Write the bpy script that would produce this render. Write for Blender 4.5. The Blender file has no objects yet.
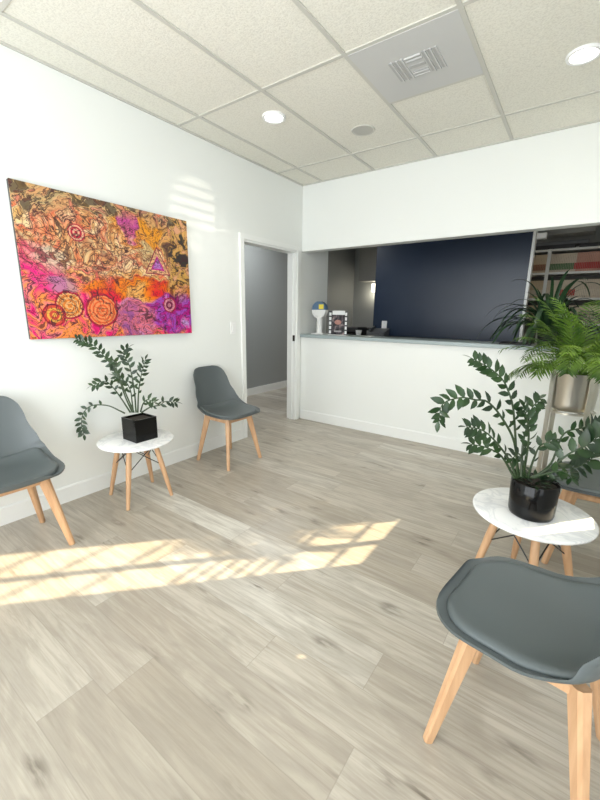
import bpy, bmesh, math, random
from mathutils import Vector, Matrix
PI = math.pi
C = bpy.context.scene.collection
scene = bpy.context.scene

# ------------------------------------------------------------------ camera
cam_d = bpy.data.cameras.new('camera'); cam = bpy.data.objects.new('camera', cam_d); C.objects.link(cam)
yaw, pitch, roll = -0.6206, 0.2244, 0.0133
fw = Vector((math.sin(yaw)*math.cos(pitch), math.cos(yaw)*math.cos(pitch), -math.sin(pitch)))
rt = Vector((math.cos(yaw), -math.sin(yaw), 0)); up = rt.cross(fw)
r2 = rt*math.cos(roll) + up*math.sin(roll); u2 = -rt*math.sin(roll) + up*math.cos(roll)
M = Matrix((r2, u2, -fw)).transposed().to_4x4(); M.translation = Vector((2.7444, -3.8403, 1.3109))
cam.matrix_world = M
cam_d.sensor_fit = 'HORIZONTAL'; cam_d.sensor_width = 36; cam_d.lens = 36*380.86/600
cam_d.clip_start = 0.02
scene.camera = cam

# ------------------------------------------------------------------ world, sun, area lights, exposure
w = bpy.data.worlds.new('sky'); scene.world = w; w.use_nodes = True
bg = w.node_tree.nodes['Background']; bg.inputs[0].default_value = (0.88, 0.95, 1.0, 1); bg.inputs[1].default_value = 1.0
def lamp(name, kind, loc, energy, color=(1,1,1), direction=None, **kw):
    d = bpy.data.lights.new(name, kind); d.energy = energy; d.color = color
    for k, v in kw.items(): setattr(d, k, v)
    o = bpy.data.objects.new(name, d); C.objects.link(o); o.location = loc
    if direction is not None: o.rotation_euler = Vector(direction).to_track_quat('-Z', 'Y').to_euler()
    return o
SE = math.radians(25)
lamp('sun', 'SUN', (6, 4, 4), 10.0, (1.0, 0.82, 0.54), (-0.69*math.cos(SE), -0.724*math.cos(SE), -math.sin(SE)), angle=math.radians(0.5))
# daylight entering through the street windows behind and beside the camera
lamp('daylight_front', 'AREA', (1.65, -5.3, 1.45), 58, (0.91, 0.965, 1.0), (0, 1, 0.42), shape='RECTANGLE', size=2.8, size_y=2.2)
lamp('daylight_side', 'AREA', (3.55, -3.6, 1.5), 9, (0.95, 0.98, 1.0), (-1, 0, 0.35), shape='RECTANGLE', size=2.0, size_y=1.8)
# added spot outside the side window, throws bright stripes on the left wall
lamp('glint_helper', 'SPOT', (7.4, 0.50, 0.28), 420, (1.0, 0.93, 0.76), Vector((0, -1.50, 2.09)) - Vector((7.4, 0.50, 0.28)), spot_size=math.radians(4.6), spot_blend=0.35, shadow_soft_size=0.02)
lamp('office_fill', 'AREA', (1.0, 2.5, 2.6), 12, (1.0, 0.95, 0.86), (0, 0, -1), shape='RECTANGLE', size=1.2, size_y=0.4)  # added fill to lift the office, no fixture stands there
lamp('hall_fill', 'AREA', (-0.8, 0.2, 2.6), 13, (0.95, 0.98, 1.0), (0, 0, -1), shape='RECTANGLE', size=0.4, size_y=1.2)  # added fill to brighten the hall seen through the doorway
scene.view_settings.view_transform = 'Standard'; scene.view_settings.look = 'None'
scene.view_settings.exposure = 0.88; scene.view_settings.gamma = 1.0; scene.view_settings.use_curve_mapping = False

# ------------------------------------------------------------------ materials
def mat(name, col=(.8,.8,.8), rough=.5, metal=0.0, **kw):
    m = bpy.data.materials.new(name); m.use_nodes = True
    b = m.node_tree.nodes['Principled BSDF']
    b.inputs['Base Color'].default_value = (*col, 1); b.inputs['Roughness'].default_value = rough; b.inputs['Metallic'].default_value = metal
    for k, v in kw.items(): b.inputs[k.replace('_', ' ')].default_value = v
    return m
class NT:
    def __init__(s, m): s.m = m; s.t = m.node_tree; s.b = s.t.nodes['Principled BSDF']
    def n(s, kind, **kw):
        x = s.t.nodes.new('ShaderNode'+kind)
        for k, v in kw.items():
            if k.startswith('i_'):
                k2 = k[2:].replace('_', ' '); k2 = int(k2) if k2.isdigit() else k2
                s.put(x.inputs[k2], v)
            else: setattr(x, k, v)
        return x
    def put(s, sock, v):
        if isinstance(v, bpy.types.NodeSocket): s.t.links.new(v, sock)
        elif isinstance(v, bpy.types.Node): s.t.links.new(v.outputs[0], sock)
        else: sock.default_value = v
    def m_(s, op, a, b=None, c=None):
        x = s.t.nodes.new('ShaderNodeMath'); x.operation = op
        s.put(x.inputs[0], a)
        if b is not None: s.put(x.inputs[1], b)
        if c is not None: s.put(x.inputs[2], c)
        return x.outputs[0]
    def mix(s, f, a, b, mode='MIX'):
        x = s.t.nodes.new('ShaderNodeMix'); x.data_type = 'RGBA'; x.blend_type = mode
        s.put(x.inputs[0], f); s.put(x.inputs[6], a); s.put(x.inputs[7], b)
        return x.outputs[2]
    def ramp(s, f, stops, interp='LINEAR'):
        x = s.t.nodes.new('ShaderNodeValToRGB'); cr = x.color_ramp; cr.interpolation = interp
        while len(cr.elements) < len(stops): cr.elements.new(0.5)
        for e, (p, c) in zip(cr.elements, stops): e.position = p; e.color = (*c, 1) if len(c) == 3 else c
        s.put(x.inputs[0], f); return x.outputs[0]
    def coord(s, out='Object'):
        return s.n('TexCoord').outputs[out]
    def comb(s, x, y, z):
        c = s.n('CombineXYZ'); s.put(c.inputs[0], x); s.put(c.inputs[1], y); s.put(c.inputs[2], z); return c.outputs[0]
    def bump(s, h, strength=.2, dist=.01):
        x = s.n('Bump'); x.inputs['Strength'].default_value = strength; x.inputs['Distance'].default_value = dist
        s.put(x.inputs['Height'], h); s.t.links.new(x.outputs[0], s.b.inputs['Normal'])

def speckled(name, col, rough, scale=60, amt=.06, bump=.05, **kw):
    m = mat(name, col, rough, **kw); t = NT(m)
    nz = t.n('TexNoise', i_Vector=t.coord(), i_Scale=scale, i_Detail=3.0)
    t.put(t.b.inputs['Base Color'], t.mix(nz.outputs[0], (*[c*(1-amt) for c in col], 1), (*[min(1, c*(1+amt)) for c in col], 1)))
    t.bump(nz.outputs[0], bump, .002)
    return m
M_wall = speckled('wall_paint', (.81, .825, .80), .42, 180, .01, .06)
M_trim = mat('trim_paint', (.84, .85, .83), .35)
M_gray = speckled('gray_paint', (.32, .335, .33), .5, 180, .02, .06)
M_navy = speckled('navy_paint', (.012, .024, .052), .34, 120, .05, .05)
M_cab = mat('gray_cabinet', (.27, .27, .255), .45)
M_shell = mat('gray_shell', (.085, .100, .103), .4)
M_pad = speckled('gray_leatherette', (.088, .105, .107), .5, 400, .03, .08)
M_black = mat('black_gloss', (.005, .005, .005), .12, 0.0, IOR=1.33)
M_blackm = mat('black_matte', (.012, .012, .013), .5)
M_wire = mat('black_wire', (.01, .01, .01), .35)
M_white = mat('white_plastic', (.85, .85, .84), .3)
M_steel = mat('brushed_steel', (.62, .60, .54), .28, 1.0)
M_counter = speckled('gray_laminate', (.33, .39, .40), .35, 150, .08, .02)
M_soil = speckled('soil', (.03, .022, .015), .9, 80, .4, .8)
M_stem = mat('zz_stem', (.03, .055, .02), .4)
M_grid = mat('ceiling_grid', (.55, .54, .49), .5)
def wood():
    m = mat('beech', (.62, .40, .22), .45); t = NT(m)
    co = t.coord(); mp = t.n('Mapping', i_Vector=co, i_Scale=(40, 40, 4))
    nz = t.n('TexNoise', i_Vector=mp, i_Scale=1.0, i_Detail=4.0)
    t.put(t.b.inputs['Base Color'], t.ramp(nz.outputs[0], [(.3, (.50, .285, .15)), (.7, (.64, .40, .23))]))
    return m
M_wood = wood()
def leaf(name, c0, c1, rough, trans):
    m = mat(name, c0, rough); t = NT(m)
    nz = t.n('TexNoise', i_Vector=t.coord(), i_Scale=9.0, i_Detail=2.0)
    col = t.ramp(nz.outputs[0], [(.35, c0), (.68, c1)])
    t.put(t.b.inputs['Base Color'], col)
    if trans:
        tr = t.n('BsdfTranslucent'); t.put(tr.inputs[0], col)
        ms = t.n('MixShader'); ms.inputs[0].default_value = trans
        t.t.links.new(t.b.outputs[0], ms.inputs[1]); t.t.links.new(tr.outputs[0], ms.inputs[2])
        t.t.links.new(ms.outputs[0], t.t.nodes['Material Output'].inputs[0])
    return m
M_zz = leaf('zz_leaf', (.007, .024, .008), (.024, .062, .014), .34, .05)
M_palm = leaf('palm_leaf', (.04, .10, .018), (.20, .34, .05), .36, .45)
M_strap = leaf('strap_leaf', (.010, .032, .014), (.03, .07, .028), .3, .1)
def marble():
    m = mat('white_marble_top', (.85, .85, .84), .18); t = NT(m)
    nz = t.n('TexNoise', i_Vector=t.coord(), i_Scale=5.0, i_Detail=6.0, i_Distortion=1.8)
    v = t.m_('ABSOLUTE', t.m_('SUBTRACT', nz.outputs[0], .5))
    t.put(t.b.inputs['Base Color'], t.ramp(v, [(0, (.70, .71, .72)), (.05, (.84, .84, .83)), (1, (.87, .87, .86))]))
    return m
M_marble = marble()
def floor_mat():
    m = mat('vinyl_plank', (.5, .46, .4), .33); t = NT(m)
    sp = t.n('SeparateXYZ', i_Vector=t.coord()); X, Y = sp.outputs[0], sp.outputs[1]
    W, L = .183, 1.22
    ry = t.m_('DIVIDE', t.m_('ADD', Y, 3.174+W*40), W); row = t.m_('FLOOR', ry); fy = t.m_('FRACT', ry)
    wn = t.n('TexWhiteNoise', noise_dimensions='1D'); t.put(wn.inputs['W'], row)
    rx = t.m_('ADD', t.m_('DIVIDE', X, L), t.m_('ADD', t.m_('MULTIPLY', wn.outputs[0], 7.3), 10)); colm = t.m_('FLOOR', rx); fx = t.m_('FRACT', rx)
    w2 = t.n('TexWhiteNoise', noise_dimensions='2D'); t.put(w2.inputs['Vector'], t.comb(row, colm, 0))
    rnd = w2.outputs[0]; off = t.m_('MULTIPLY', rnd, 37.0)
    # grain, stretched along the plank
    g = t.n('TexNoise', i_Vector=t.comb(t.m_('ADD', t.m_('MULTIPLY', X, 2.2), off), t.m_('MULTIPLY', Y, 42), off), i_Scale=1.0, i_Detail=6.0, i_Roughness=.72, i_Distortion=.9)
    g2 = t.n('TexNoise', i_Vector=t.comb(t.m_('ADD', t.m_('MULTIPLY', X, 2.0), off), t.m_('MULTIPLY', Y, 9), off), i_Scale=1.0, i_Detail=3.0, i_Distortion=1.5)
    k = t.n('TexVoronoi', i_Vector=t.comb(t.m_('ADD', t.m_('MULTIPLY', X, 3.0), off), t.m_('MULTIPLY', Y, 8), off), i_Scale=1.0)
    kn = t.n('TexNoise', i_Vector=t.comb(t.m_('MULTIPLY', X, 12), t.m_('MULTIPLY', Y, 60), off), i_Scale=1.0, i_Detail=3.0)
    knot = t.m_('MULTIPLY', t.ramp(k.outputs[0], [(.03, (1, 1, 1)), (.26, (0, 0, 0))]), t.ramp(kn.outputs[0], [(.40, (0, 0, 0)), (.60, (1, 1, 1))]))
    base = t.ramp(rnd, [(0, (.37, .325, .26)), (.3, (.52, .475, .40)), (.65, (.44, .395, .325)), (1, (.64, .61, .54))])
    c = t.mix(t.ramp(g.outputs[0], [(.36, (1, 1, 1)), (.60, (0, 0, 0))]), base, (.25, .21, .165, 1)); 
    c2 = t.mix(.55, base, c)
    c3 = t.mix(t.m_('MULTIPLY', t.ramp(g2.outputs[0], [(.38, (1, 1, 1)), (.55, (0, 0, 0))]), .46), c2, (.28, .245, .20, 1))
    c4 = t.mix(t.m_('MULTIPLY', knot, .85), c3, (.12, .10, .075, 1))
    ey = t.m_('MINIMUM', fy, t.m_('SUBTRACT', 1.0, fy)); ex = t.m_('MINIMUM', fx, t.m_('SUBTRACT', 1.0, fx))
    edge = t.m_('MAXIMUM', t.m_('LESS_THAN', ey, .008), t.m_('LESS_THAN', ex, .0013))
    t.put(t.b.inputs['Base Color'], t.mix(t.m_('MULTIPLY', edge, .45), c4, (.25, .22, .18, 1)))
    t.bump(t.m_('ADD', t.m_('MULTIPLY', edge, -1.0), t.m_('MULTIPLY', g.outputs[0], .25)), .12, .002)
    return m
M_floor = floor_mat()
def tile_mat():
    m = mat('acoustic_tile', (.72, .71, .65), .85); t = NT(m)
    nz = t.n('TexNoise', i_Vector=t.coord(), i_Scale=95.0, i_Detail=4.0, i_Roughness=.7)
    f = t.ramp(nz.outputs[0], [(.42, (0, 0, 0)), (.52, (1, 1, 1))])
    t.put(t.b.inputs['Base Color'], t.mix(f, (.71, .69, .615, 1), (.80, .78, .70, 1)))
    t.bump(nz.outputs[0], .5, .004)
    return m
M_tile = tile_mat()
def emis(name, col, s):
    m = mat(name, (0, 0, 0), .5); b = m.node_tree.nodes['Principled BSDF']
    b.inputs['Emission Color'].default_value = (*col, 1); b.inputs['Emission Strength'].default_value = s
    return m
M_lamp = emis('lamp_glow', (1, .98, .93), 12.0)

# ------------------------------------------------------------------ helpers
def link(name, me, m, parent=None):
    o = bpy.data.objects.new(name, me); C.objects.link(o)
    if m: me.materials.append(m)
    if parent: o.parent = parent
    return o
def tag(o, label=None, cat=None, group=None, kind=None):
    if label: o['label'] = label
    if cat: o['category'] = cat
    if group: o['group'] = group
    if kind: o['kind'] = kind
    return o
def thing(name, label, cat, loc=(0,0,0), rz=0, group=None):
    o = bpy.data.objects.new(name, None); C.objects.link(o); o.location = loc; o.rotation_euler = (0, 0, rz); o.empty_display_size = .1
    return tag(o, label, cat, group)
class MB:
    def __init__(s): s.v = []; s.f = []; s.sm = []
    def add(s, vs, fs, smooth=False):
        k = len(s.v); s.v += [tuple(v) for v in vs]; s.f += [tuple(i+k for i in f) for f in fs]; s.sm += [smooth]*len(fs); return s
    def box(s, x0, x1, y0, y1, z0, z1, bev=0):
        if bev <= 0:
            return s.add([(x0,y0,z0),(x1,y0,z0),(x1,y1,z0),(x0,y1,z0),(x0,y0,z1),(x1,y0,z1),(x1,y1,z1),(x0,y1,z1)],
                     [(0,3,2,1),(4,5,6,7),(0,1,5,4),(1,2,6,5),(2,3,7,6),(3,0,4,7)])
        bm = bmesh.new(); bmesh.ops.create_cube(bm, size=1)
        for v in bm.verts: v.co = Vector(((x0+x1)/2+v.co.x*(x1-x0), (y0+y1)/2+v.co.y*(y1-y0), (z0+z1)/2+v.co.z*(z1-z0)))
        bmesh.ops.bevel(bm, geom=bm.edges[:], offset=bev, segments=2, affect='EDGES', profile=.5)
        bm.verts.ensure_lookup_table(); s.add([v.co[:] for v in bm.verts], [[v.index for v in f.verts] for f in bm.faces]); bm.free(); return s
    def bar(s, a, b, ha, hb, ref=(0,0,1), bev=0):
        """tapered square bar from a to b, half widths ha=(u,v), hb=(u,v)"""
        a, b = Vector(a), Vector(b); d = (b-a).normalized(); u = Vector(ref).cross(d)
        u = u.normalized() if u.length > 1e-5 else Vector((1,0,0)); v = d.cross(u)
        P = []
        for c, h in ((a, ha), (b, hb)):
            e = min(h)*.45
            for su, sv, q in ((-1,-1,0),(1,-1,1),(1,1,0),(-1,1,1)):
                cu, cv = su*h[0], sv*h[1]
                p1 = c + u*(cu - su*e) + v*cv; p2 = c + u*cu + v*(cv - sv*e)
                P += [p1, p2] if q == 1 else [p2, p1]
        n = 8
        return s.add(P, [(i, (i+1)%n, n+(i+1)%n, n+i) for i in range(n)] + [tuple(range(n))[::-1], tuple(range(n, 2*n))])
    def tube(s, pts, r, n=8, cap=True):
        pts = [Vector(p) for p in pts]; rs = r if isinstance(r, (list, tuple)) else [r]*len(pts)
        P = []; prev = None
        for i, p in enumerate(pts):
            d = (pts[min(i+1, len(pts)-1)] - pts[max(i-1, 0)]).normalized()
            if prev is None:
                u = d.cross(Vector((0,0,1))); u = u.normalized() if u.length > 1e-3 else Vector((1,0,0))
            else: u = (prev - d*prev.dot(d)).normalized()
            prev = u; v = d.cross(u)
            P += [p + (u*math.cos(2*PI*k/n) + v*math.sin(2*PI*k/n))*rs[i] for k in range(n)]
        F = [(i*n+k, i*n+(k+1)%n, (i+1)*n+(k+1)%n, (i+1)*n+k) for i in range(len(pts)-1) for k in range(n)]
        s.add(P, F, True)
        if cap: s.add(P[:n][::-1], [tuple(range(n))]); s.add(P[-n:], [tuple(range(n))])
        return s
    def lathe(s, prof, c=(0,0,0), n=48, smooth=True):
        P = [(c[0]+r*math.cos(2*PI*k/n), c[1]+r*math.sin(2*PI*k/n), c[2]+z) for r, z in prof for k in range(n)]
        F = [(i*n+k, i*n+(k+1)%n, (i+1)*n+(k+1)%n, (i+1)*n+k) for i in range(len(prof)-1) for k in range(n)]
        s.add(P, F, smooth); return s
    def build(s, name, m, parent=None, sharp=35):
        me = bpy.data.meshes.new(name); me.from_pydata(s.v, [], s.f)
        me.polygons.foreach_set('use_smooth', s.sm); me.update()
        o = link(name, me, m, parent)
        if any(s.sm): me.set_sharp_from_angle(angle=math.radians(sharp))
        return o
def struct(name, mb, m): return tag(mb.build(name, m), kind='structure')
def copy_tree(o, parent=None):
    c = o.copy(); C.objects.link(c)
    if parent: c.parent = parent
    for ch in [k for k in bpy.data.objects if k.parent == o]: copy_tree(ch, c)
    return c
def catmull(P, n):
    P = [Vector(p) for p in P]; Q = [P[0]*2-P[1]] + P + [P[-1]*2-P[-2]]; out = []
    for i in range(1, len(Q)-2):
        for k in range(n):
            t = k/n; a, b, c, d = Q[i-1:i+3]
            out.append(.5*((2*b) + (c-a)*t + (2*a-5*b+4*c-d)*t*t + (3*b-3*c+d-a)*t**3))
    out.append(P[-1]); return out

# ------------------------------------------------------------------ room shell
H = 2.713
XR = 3.3; YB = -5.0
struct('floor', MB().box(-1.6, XR+.12, YB-.12, 4.1, -.1, 0), M_floor)
struct('ceiling', MB().box(-1.6, XR+.12, YB-.12, 4.1, H, H+.08), M_tile)
T = .12
# left wall with the doorway (y -0.985 .. -0.10)
D0, D1, DH = -.985, -.10, 2.0
struct('wall_left', MB().box(-T, 0, YB, D0, 0, H).box(-T, 0, D1, .58, 0, H).box(-T, 0, D0, D1, DH, H), M_wall)
# back wall: half wall + header
struct('wall_back', MB().box(0, XR, 0, .12, 0, 1.025).box(0, XR, 0, .12, 2.01, H), M_wall)
# right wall with unseen windows, some added to steer the sun, wall behind the camera with shop window
R1 = (-.78, -.08, .90, 2.25); R2 = (-1.52, -.93, .69, .935); R3 = (-4.6, -2.6, .6, 2.4); R4 = (.02, .36, 1.12, 1.52)
mb = MB(); ys = [YB, R3[0], R3[1], R2[0], R2[1], R1[0], R1[1], R4[0], R4[1], 4.1]
mb.box(XR, XR+T, ys[0], ys[1], 0, H)
for (a, b, z0, z1) in (R3, R2, R1, R4): mb.box(XR, XR+T, a, b, 0, z0).box(XR, XR+T, a, b, z1, H)
mb.box(XR, XR+T, R3[1], R2[0], 0, H).box(XR, XR+T, R2[1], R1[0], 0, H).box(XR, XR+T, R1[1], R4[0], 0, H).box(XR, XR+T, R4[1], 4.1, 0, H)
struct('wall_right', mb, M_wall)
struct('wall_front', MB().box(-T, .2, YB-T, YB, 0, H).box(3.1, XR+T, YB-T, YB, 0, H).box(.2, 3.1, YB-T, YB, 0, .3).box(.2, 3.1, YB-T, YB, 2.55, H), M_wall)
# windows
def wframe(name, a, b, z0, z1, vs=(), hs=(), th=.02):
    m = MB(); f = .012
    m.box(XR+.03, XR+.07, a, b, z0, z0+f).box(XR+.03, XR+.07, a, b, z1-f, z1).box(XR+.03, XR+.07, a, a+f, z0+f, z1-f).box(XR+.03, XR+.07, b-f, b, z0+f, z1-f)
    for v in vs: m.box(XR+.04, XR+.06, v-.022, v+.022, z0+f, z1-f)
    for h in hs: m.box(XR+.045, XR+.055, a+f, b-f, h-th/2, h+th/2)
    return struct(name, m, M_trim)
wframe('window_1', *R1, vs=(-.48,), hs=[1.02, 1.60, 1.76, 1.92, 2.08]+[1.165+.046*k for k in range(6)], th=.014)  # close-set slats added to break the outside spot into wall stripes
wframe('added_window_table', *R2)  # low opening added and sized so sun lands on the right table
wframe('window_3', *R3, vs=(-3.6,))
wframe('added_window_palm', *R4)  # unseen opening added to let sun reach the palm
m = MB(); m.box(.2, 3.1, YB-.07, YB-.03, .3, .35).box(.2, 3.1, YB-.07, YB-.03, 2.5, 2.55)
for x in (.2, 1.15, 2.1, 3.05): m.box(x, x+.05, YB-.07, YB-.03, .35, 2.5)
struct('window_4', m, M_trim)
# hall and office shell
struct('wall_hall', MB().box(-1.54, -1.42, YB, 4.1, 0, H), M_gray)
struct('wall_hall_end', MB().box(-1.42, -T, YB-.12, YB, 0, H), M_gray)
struct('wall_office', MB().box(-1.42, XR, 3.98, 4.1, 0, H), M_gray)
struct('wall_partition', MB().box(.20, 2.165, 1.6, 1.72, 0, H), M_navy)
struct('trim_1', MB().box(2.165, 2.195, 1.59, 1.73, 0, H), M_trim)
# baseboards
BH = .108
struct('baseboard_left', MB().box(0, .014, YB, D0-.055, 0, BH).box(0, .008, YB, D0-.055, BH, BH+.006), M_trim)
struct('baseboard_back', MB().box(.016, XR, -.014, 0, 0, BH).box(.016, XR, -.008, 0, BH, BH+.006), M_trim)
struct('baseboard_right', MB().box(XR-.014, XR, YB, -.015, 0, BH), M_trim)
struct('baseboard_hall', MB().box(-1.42, -1.406, YB, 3.9, 0, BH+.01), M_trim)
# door casing + jamb (structure)
m = MB()
m.box(0, .016, D0-.05, D0, 0, DH+.05).box(0, .016, D1, D1+.06, 0, DH+.05).box(0, .016, D0, D1, DH, DH+.05)
m.box(-T-.002, 0, D1-.018, D1, 0, DH).box(-T-.002, 0, D0, D0+.018, 0, DH).box(-T-.002, 0, D0+.018, D1-.018, DH-.018, DH)
m.box(-.075, -.04, D1-.03, D1-.018, 0, DH-.018).box(-.075, -.04, D0+.018, D0+.03, 0, DH-.018)
struct('door_1', m, M_trim)
sp = MB().box(-.036, -.006, D1-.0205, D1-.018, .98, 1.05).build('strike_plate', mat('dark_bronze', (.05, .045, .04), .3, 1.0))
tag(sp, 'small dark metal strike plate on the white door jamb', 'strike plate')
# ceiling grid
bx, by, s = .262, .473, .6096
g = MB(); zt = H-.008; hw = .012
for i in range(0, 5): g.box(bx+i*s-hw, bx+i*s+hw, YB, 0, zt, H)
cols = [(0, bx)] + [(bx+i*s, bx+(i+1)*s) for i in range(5)]
for (a, b) in cols:
    b = min(b, XR)
    y = -by
    while y > YB: g.box(a+hw if a else 0, b-hw, y-hw, y+hw, zt+.001, H); y -= 2*s
g.box(bx+2*s+hw, bx+3*s-hw, -by-s-hw, -by-s+hw, zt+.001, H)
g.box(0, hw*1.6, YB, 0, zt-.002, H).box(hw*1.6, XR, -hw*1.6, 0, zt-.002, H)
struct('trim_2', g, M_grid)
# counter
ct = MB().box(.002, XR-.002, -.035, .33, 1.025, 1.062, .004).build('countertop', M_counter)
tag(ct, 'long gray laminate countertop capping the white reception half wall', 'countertop')

# ------------------------------------------------------------------ ceiling fixtures
def can_light(x, y, label):
    t = thing('recessed_light', label, 'ceiling light', (x, y, H-.008), 0, 'recessed lights in the ceiling')
    MB().lathe([(.062, .004), (.066, -.004), (.082, -.006), (.086, 0), (.086, .008), (.062, .008)], (0,0,0), 40).build('trim_ring', M_white, t)
    MB().lathe([(.0005, .003), (.062, .003)], (0,0,0), 40).build('lens', M_lamp, t)
    d = lamp('recessed_lamp', 'SPOT', (0, 0, -.02), 14, (1, .95, .86), (0, 0, -1), spot_size=math.radians(120), spot_blend=.8, shadow_soft_size=.06); d.parent = t
can_light(.715, -1.377, 'round recessed ceiling light nearest the left wall, glowing white')
can_light(2.56, -.955, 'round recessed ceiling light at the right, beyond the air vent')
sk = thing('ceiling_speaker', 'round flush ceiling speaker with pale grille beyond the vent', 'speaker', (1.16, -.822, H))
MB().lathe([(.0005, -.004), (.078, -.004)], (0,0,0), 40).build('grille', mat('speaker_grille', (.50, .49, .45), .7), sk)
MB().lathe([(.078, -.003), (.088, -.007), (.094, 0)], (0,0,0), 40).build('rim', M_grid, sk)
x0, y1 = bx+2*s+hw, -by-s-hw; x1, y0 = bx+3*s-hw, -by-2*s+hw
M_vent = mat('vent_gray', (.56, .56, .55), .5)
vt = thing('air_vent', 'square gray metal air diffuser with stamped louvers set in ceiling', 'air vent', ((x0+x1)/2, (y0+y1)/2, H-.006))
hx, hy = (x1-x0)/2, (y1-y0)/2
MB().box(-hx, hx, -hy, hy, -.003, .006).build('face_plate', M_vent, vt)
M_vd = mat('vent_slot', (.42, .42, .415), .6)
lv = MB(); sl = MB()
for sx, k in ((-1, 0), (-1, 1), (-1, 2), (1, 0), (1, 1), (1, 2)):
    a = sx*(.065+.030*k); sl.box(a-.011, a+.004, -.10, .10, -.006, -.003); lv.box(a+.004, a+.012, -.105, .105, -.010, -.003)
for k in range(2):
    a = .055+.03*k
    sl.box(-.045, .045, a-.010, a+.002, -.0065, -.003); lv.box(-.045, .045, a+.002, a+.010, -.010, -.003)
    sl.box(-.045, .045, -a-.002, -a+.010, -.0065, -.003); lv.box(-.045, .045, -a-.010, -a-.002, -.010, -.003)
sl.box(-.045, .045, -.012, .012, -.0065, -.003)
sl.build('slots', M_vd, vt); lv.build('louvers', M_vent, vt)

# ------------------------------------------------------------------ painting
def art_mat():
    m = mat('poured_paint', (.5, .3, .2), .32); t = NT(m)
    co = t.coord()
    sp = t.n('SeparateXYZ', i_Vector=co); Y = sp.outputs[1]; Z = sp.outputs[2]      # y -.61 .. .61 (left to right), z -.45 .. .45
    P = t.comb(Y, Z, 0)
    def noise(v, sc, det=3, dist=0, off=0.0):
        mp = t.n('Mapping', i_Vector=v, i_Location=(off, off*.7, 0)); return t.n('TexNoise', i_Vector=mp, i_Scale=sc, i_Detail=float(det), i_Distortion=float(dist))
    wv = noise(P, 3.2, 3, .6)
    warp = t.n('VectorMath', operation='SUBTRACT', i_0=wv.outputs[1], i_1=(.5, .5, .5))
    wsc = t.n('VectorMath', operation='SCALE', i_0=warp.outputs[0]); wsc.inputs['Scale'].default_value = .32
    Q = t.n('VectorMath', operation='ADD', i_0=P, i_1=wsc.outputs[0]).outputs[0]
    sq = t.n('SeparateXYZ', i_Vector=Q); QY, QZ = sq.outputs[0], sq.outputs[1]
    # diagonal layering: positive = upper right
    diag = t.m_('ADD', t.m_('MULTIPLY', QZ, 1.0), t.m_('MULTIPLY', QY, .45))
    n1 = noise(Q, 4.5, 3, .9, 3.1).outputs[0]; n2 = noise(Q, 9, 3, 1.0, 9.4).outputs[0]; n3 = noise(Q, 4, 2, .6, 17.0).outputs[0]; n4 = noise(Q, 17, 2, .5, 5.0).outputs[0]
    gold = t.ramp(n1, [(.28, (.10, .06, .04)), (.36, (.70, .38, .14)), (.43, (.95, .66, .30)), (.50, (.95, .74, .48)), (.55, (.75, .18, .13)), (.60, (.95, .60, .28)), (.72, (.12, .08, .06))])
    pink = t.ramp(n1, [(.28, (.50, .03, .12)), (.38, (.90, .10, .26)), (.44, (.95, .30, .34)), (.50, (.95, .38, .16)), (.56, (.92, .14, .26)), (.62, (.95, .55, .20)), (.70, (.80, .14, .32))])
    orange = t.ramp(n3, [(.35, (.75, .10, .12)), (.5, (.88, .28, .08)), (.65, (.86, .48, .20))])
    purp = t.ramp(n2, [(.30, (.12, .02, .10)), (.42, (.50, .05, .25)), (.52, (.35, .12, .50)), (.60, (.70, .10, .35)), (.72, (.55, .35, .65))])
    low = t.m_('ADD', t.m_('SUBTRACT', .02, diag), t.m_('MULTIPLY', t.m_('SUBTRACT', n3, .5), .5))
    def smooth(v, a, b): 
        x = t.n('MapRange', interpolation_type='SMOOTHSTEP'); t.put(x.inputs['Value'], v); x.inputs['From Min'].default_value = a; x.inputs['From Max'].default_value = b; return x.outputs[0]
    c = t.mix(smooth(t.m_('MULTIPLY', t.m_('SUBTRACT', QZ, t.m_('MULTIPLY', QY, -.35)), -1.0), .03, .10), gold, pink)
    def blob(y, z, ry, rz, src=True, soft=.12):
        a, b = (QY, QZ) if src else (Y, Z)
        dy = t.m_('DIVIDE', t.m_('SUBTRACT', a, y), ry); dz = t.m_('DIVIDE', t.m_('SUBTRACT', b, z), rz)
        return t.m_('SQRT', t.m_('ADD', t.m_('MULTIPLY', dy, dy), t.m_('MULTIPLY', dz, dz)))
    def inside(r, soft=.12): return t.m_('SUBTRACT', 1.0, smooth(r, 1.0-soft, 1.0+soft))
    # orange river through the middle right
    c = t.mix(inside(blob(.20, -.12, .50, .10)), c, orange)
    c = t.mix(inside(blob(.18, .30, .20, .13)), c, (.86, .40, .12, 1))
    c = t.mix(inside(blob(.10, .32, .075, .09)), c, (.62, .13, .38, 1))
    c = t.mix(inside(blob(.22, .17, .09, .06)), c, (.60, .47, .24, 1))
    c = t.mix(inside(blob(.42, -.28, .24, .17)), c, purp)
    c = t.mix(inside(blob(.10, -.33, .16, .13)), c, t.ramp(n2, [(.35, (.35, .12, .30)), (.5, (.80, .25, .30)), (.65, (.62, .30, .55))]))
    c = t.mix(t.m_('MULTIPLY', inside(blob(-.50, -.02, .12, .16)), .7), c, (.83, .10, .33, 1))
    # fine cells: pale grains in the upper left, dark cell walls
    v1 = t.n('TexVoronoi', feature='DISTANCE_TO_EDGE', i_Vector=Q, i_Scale=26.0); v2 = t.n('TexVoronoi', i_Vector=Q, i_Scale=26.0)
    cellm = inside(blob(-.20, .14, .46, .20), .25)
    cell = t.mix(t.ramp(v2.outputs[0], [(.1, (1, 1, 1)), (.6, (0, 0, 0))]), (.66, .24, .15, 1), (1.0, .80, .50, 1))
    c = t.mix(t.m_('MULTIPLY', cellm, .5), c, cell)
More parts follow.
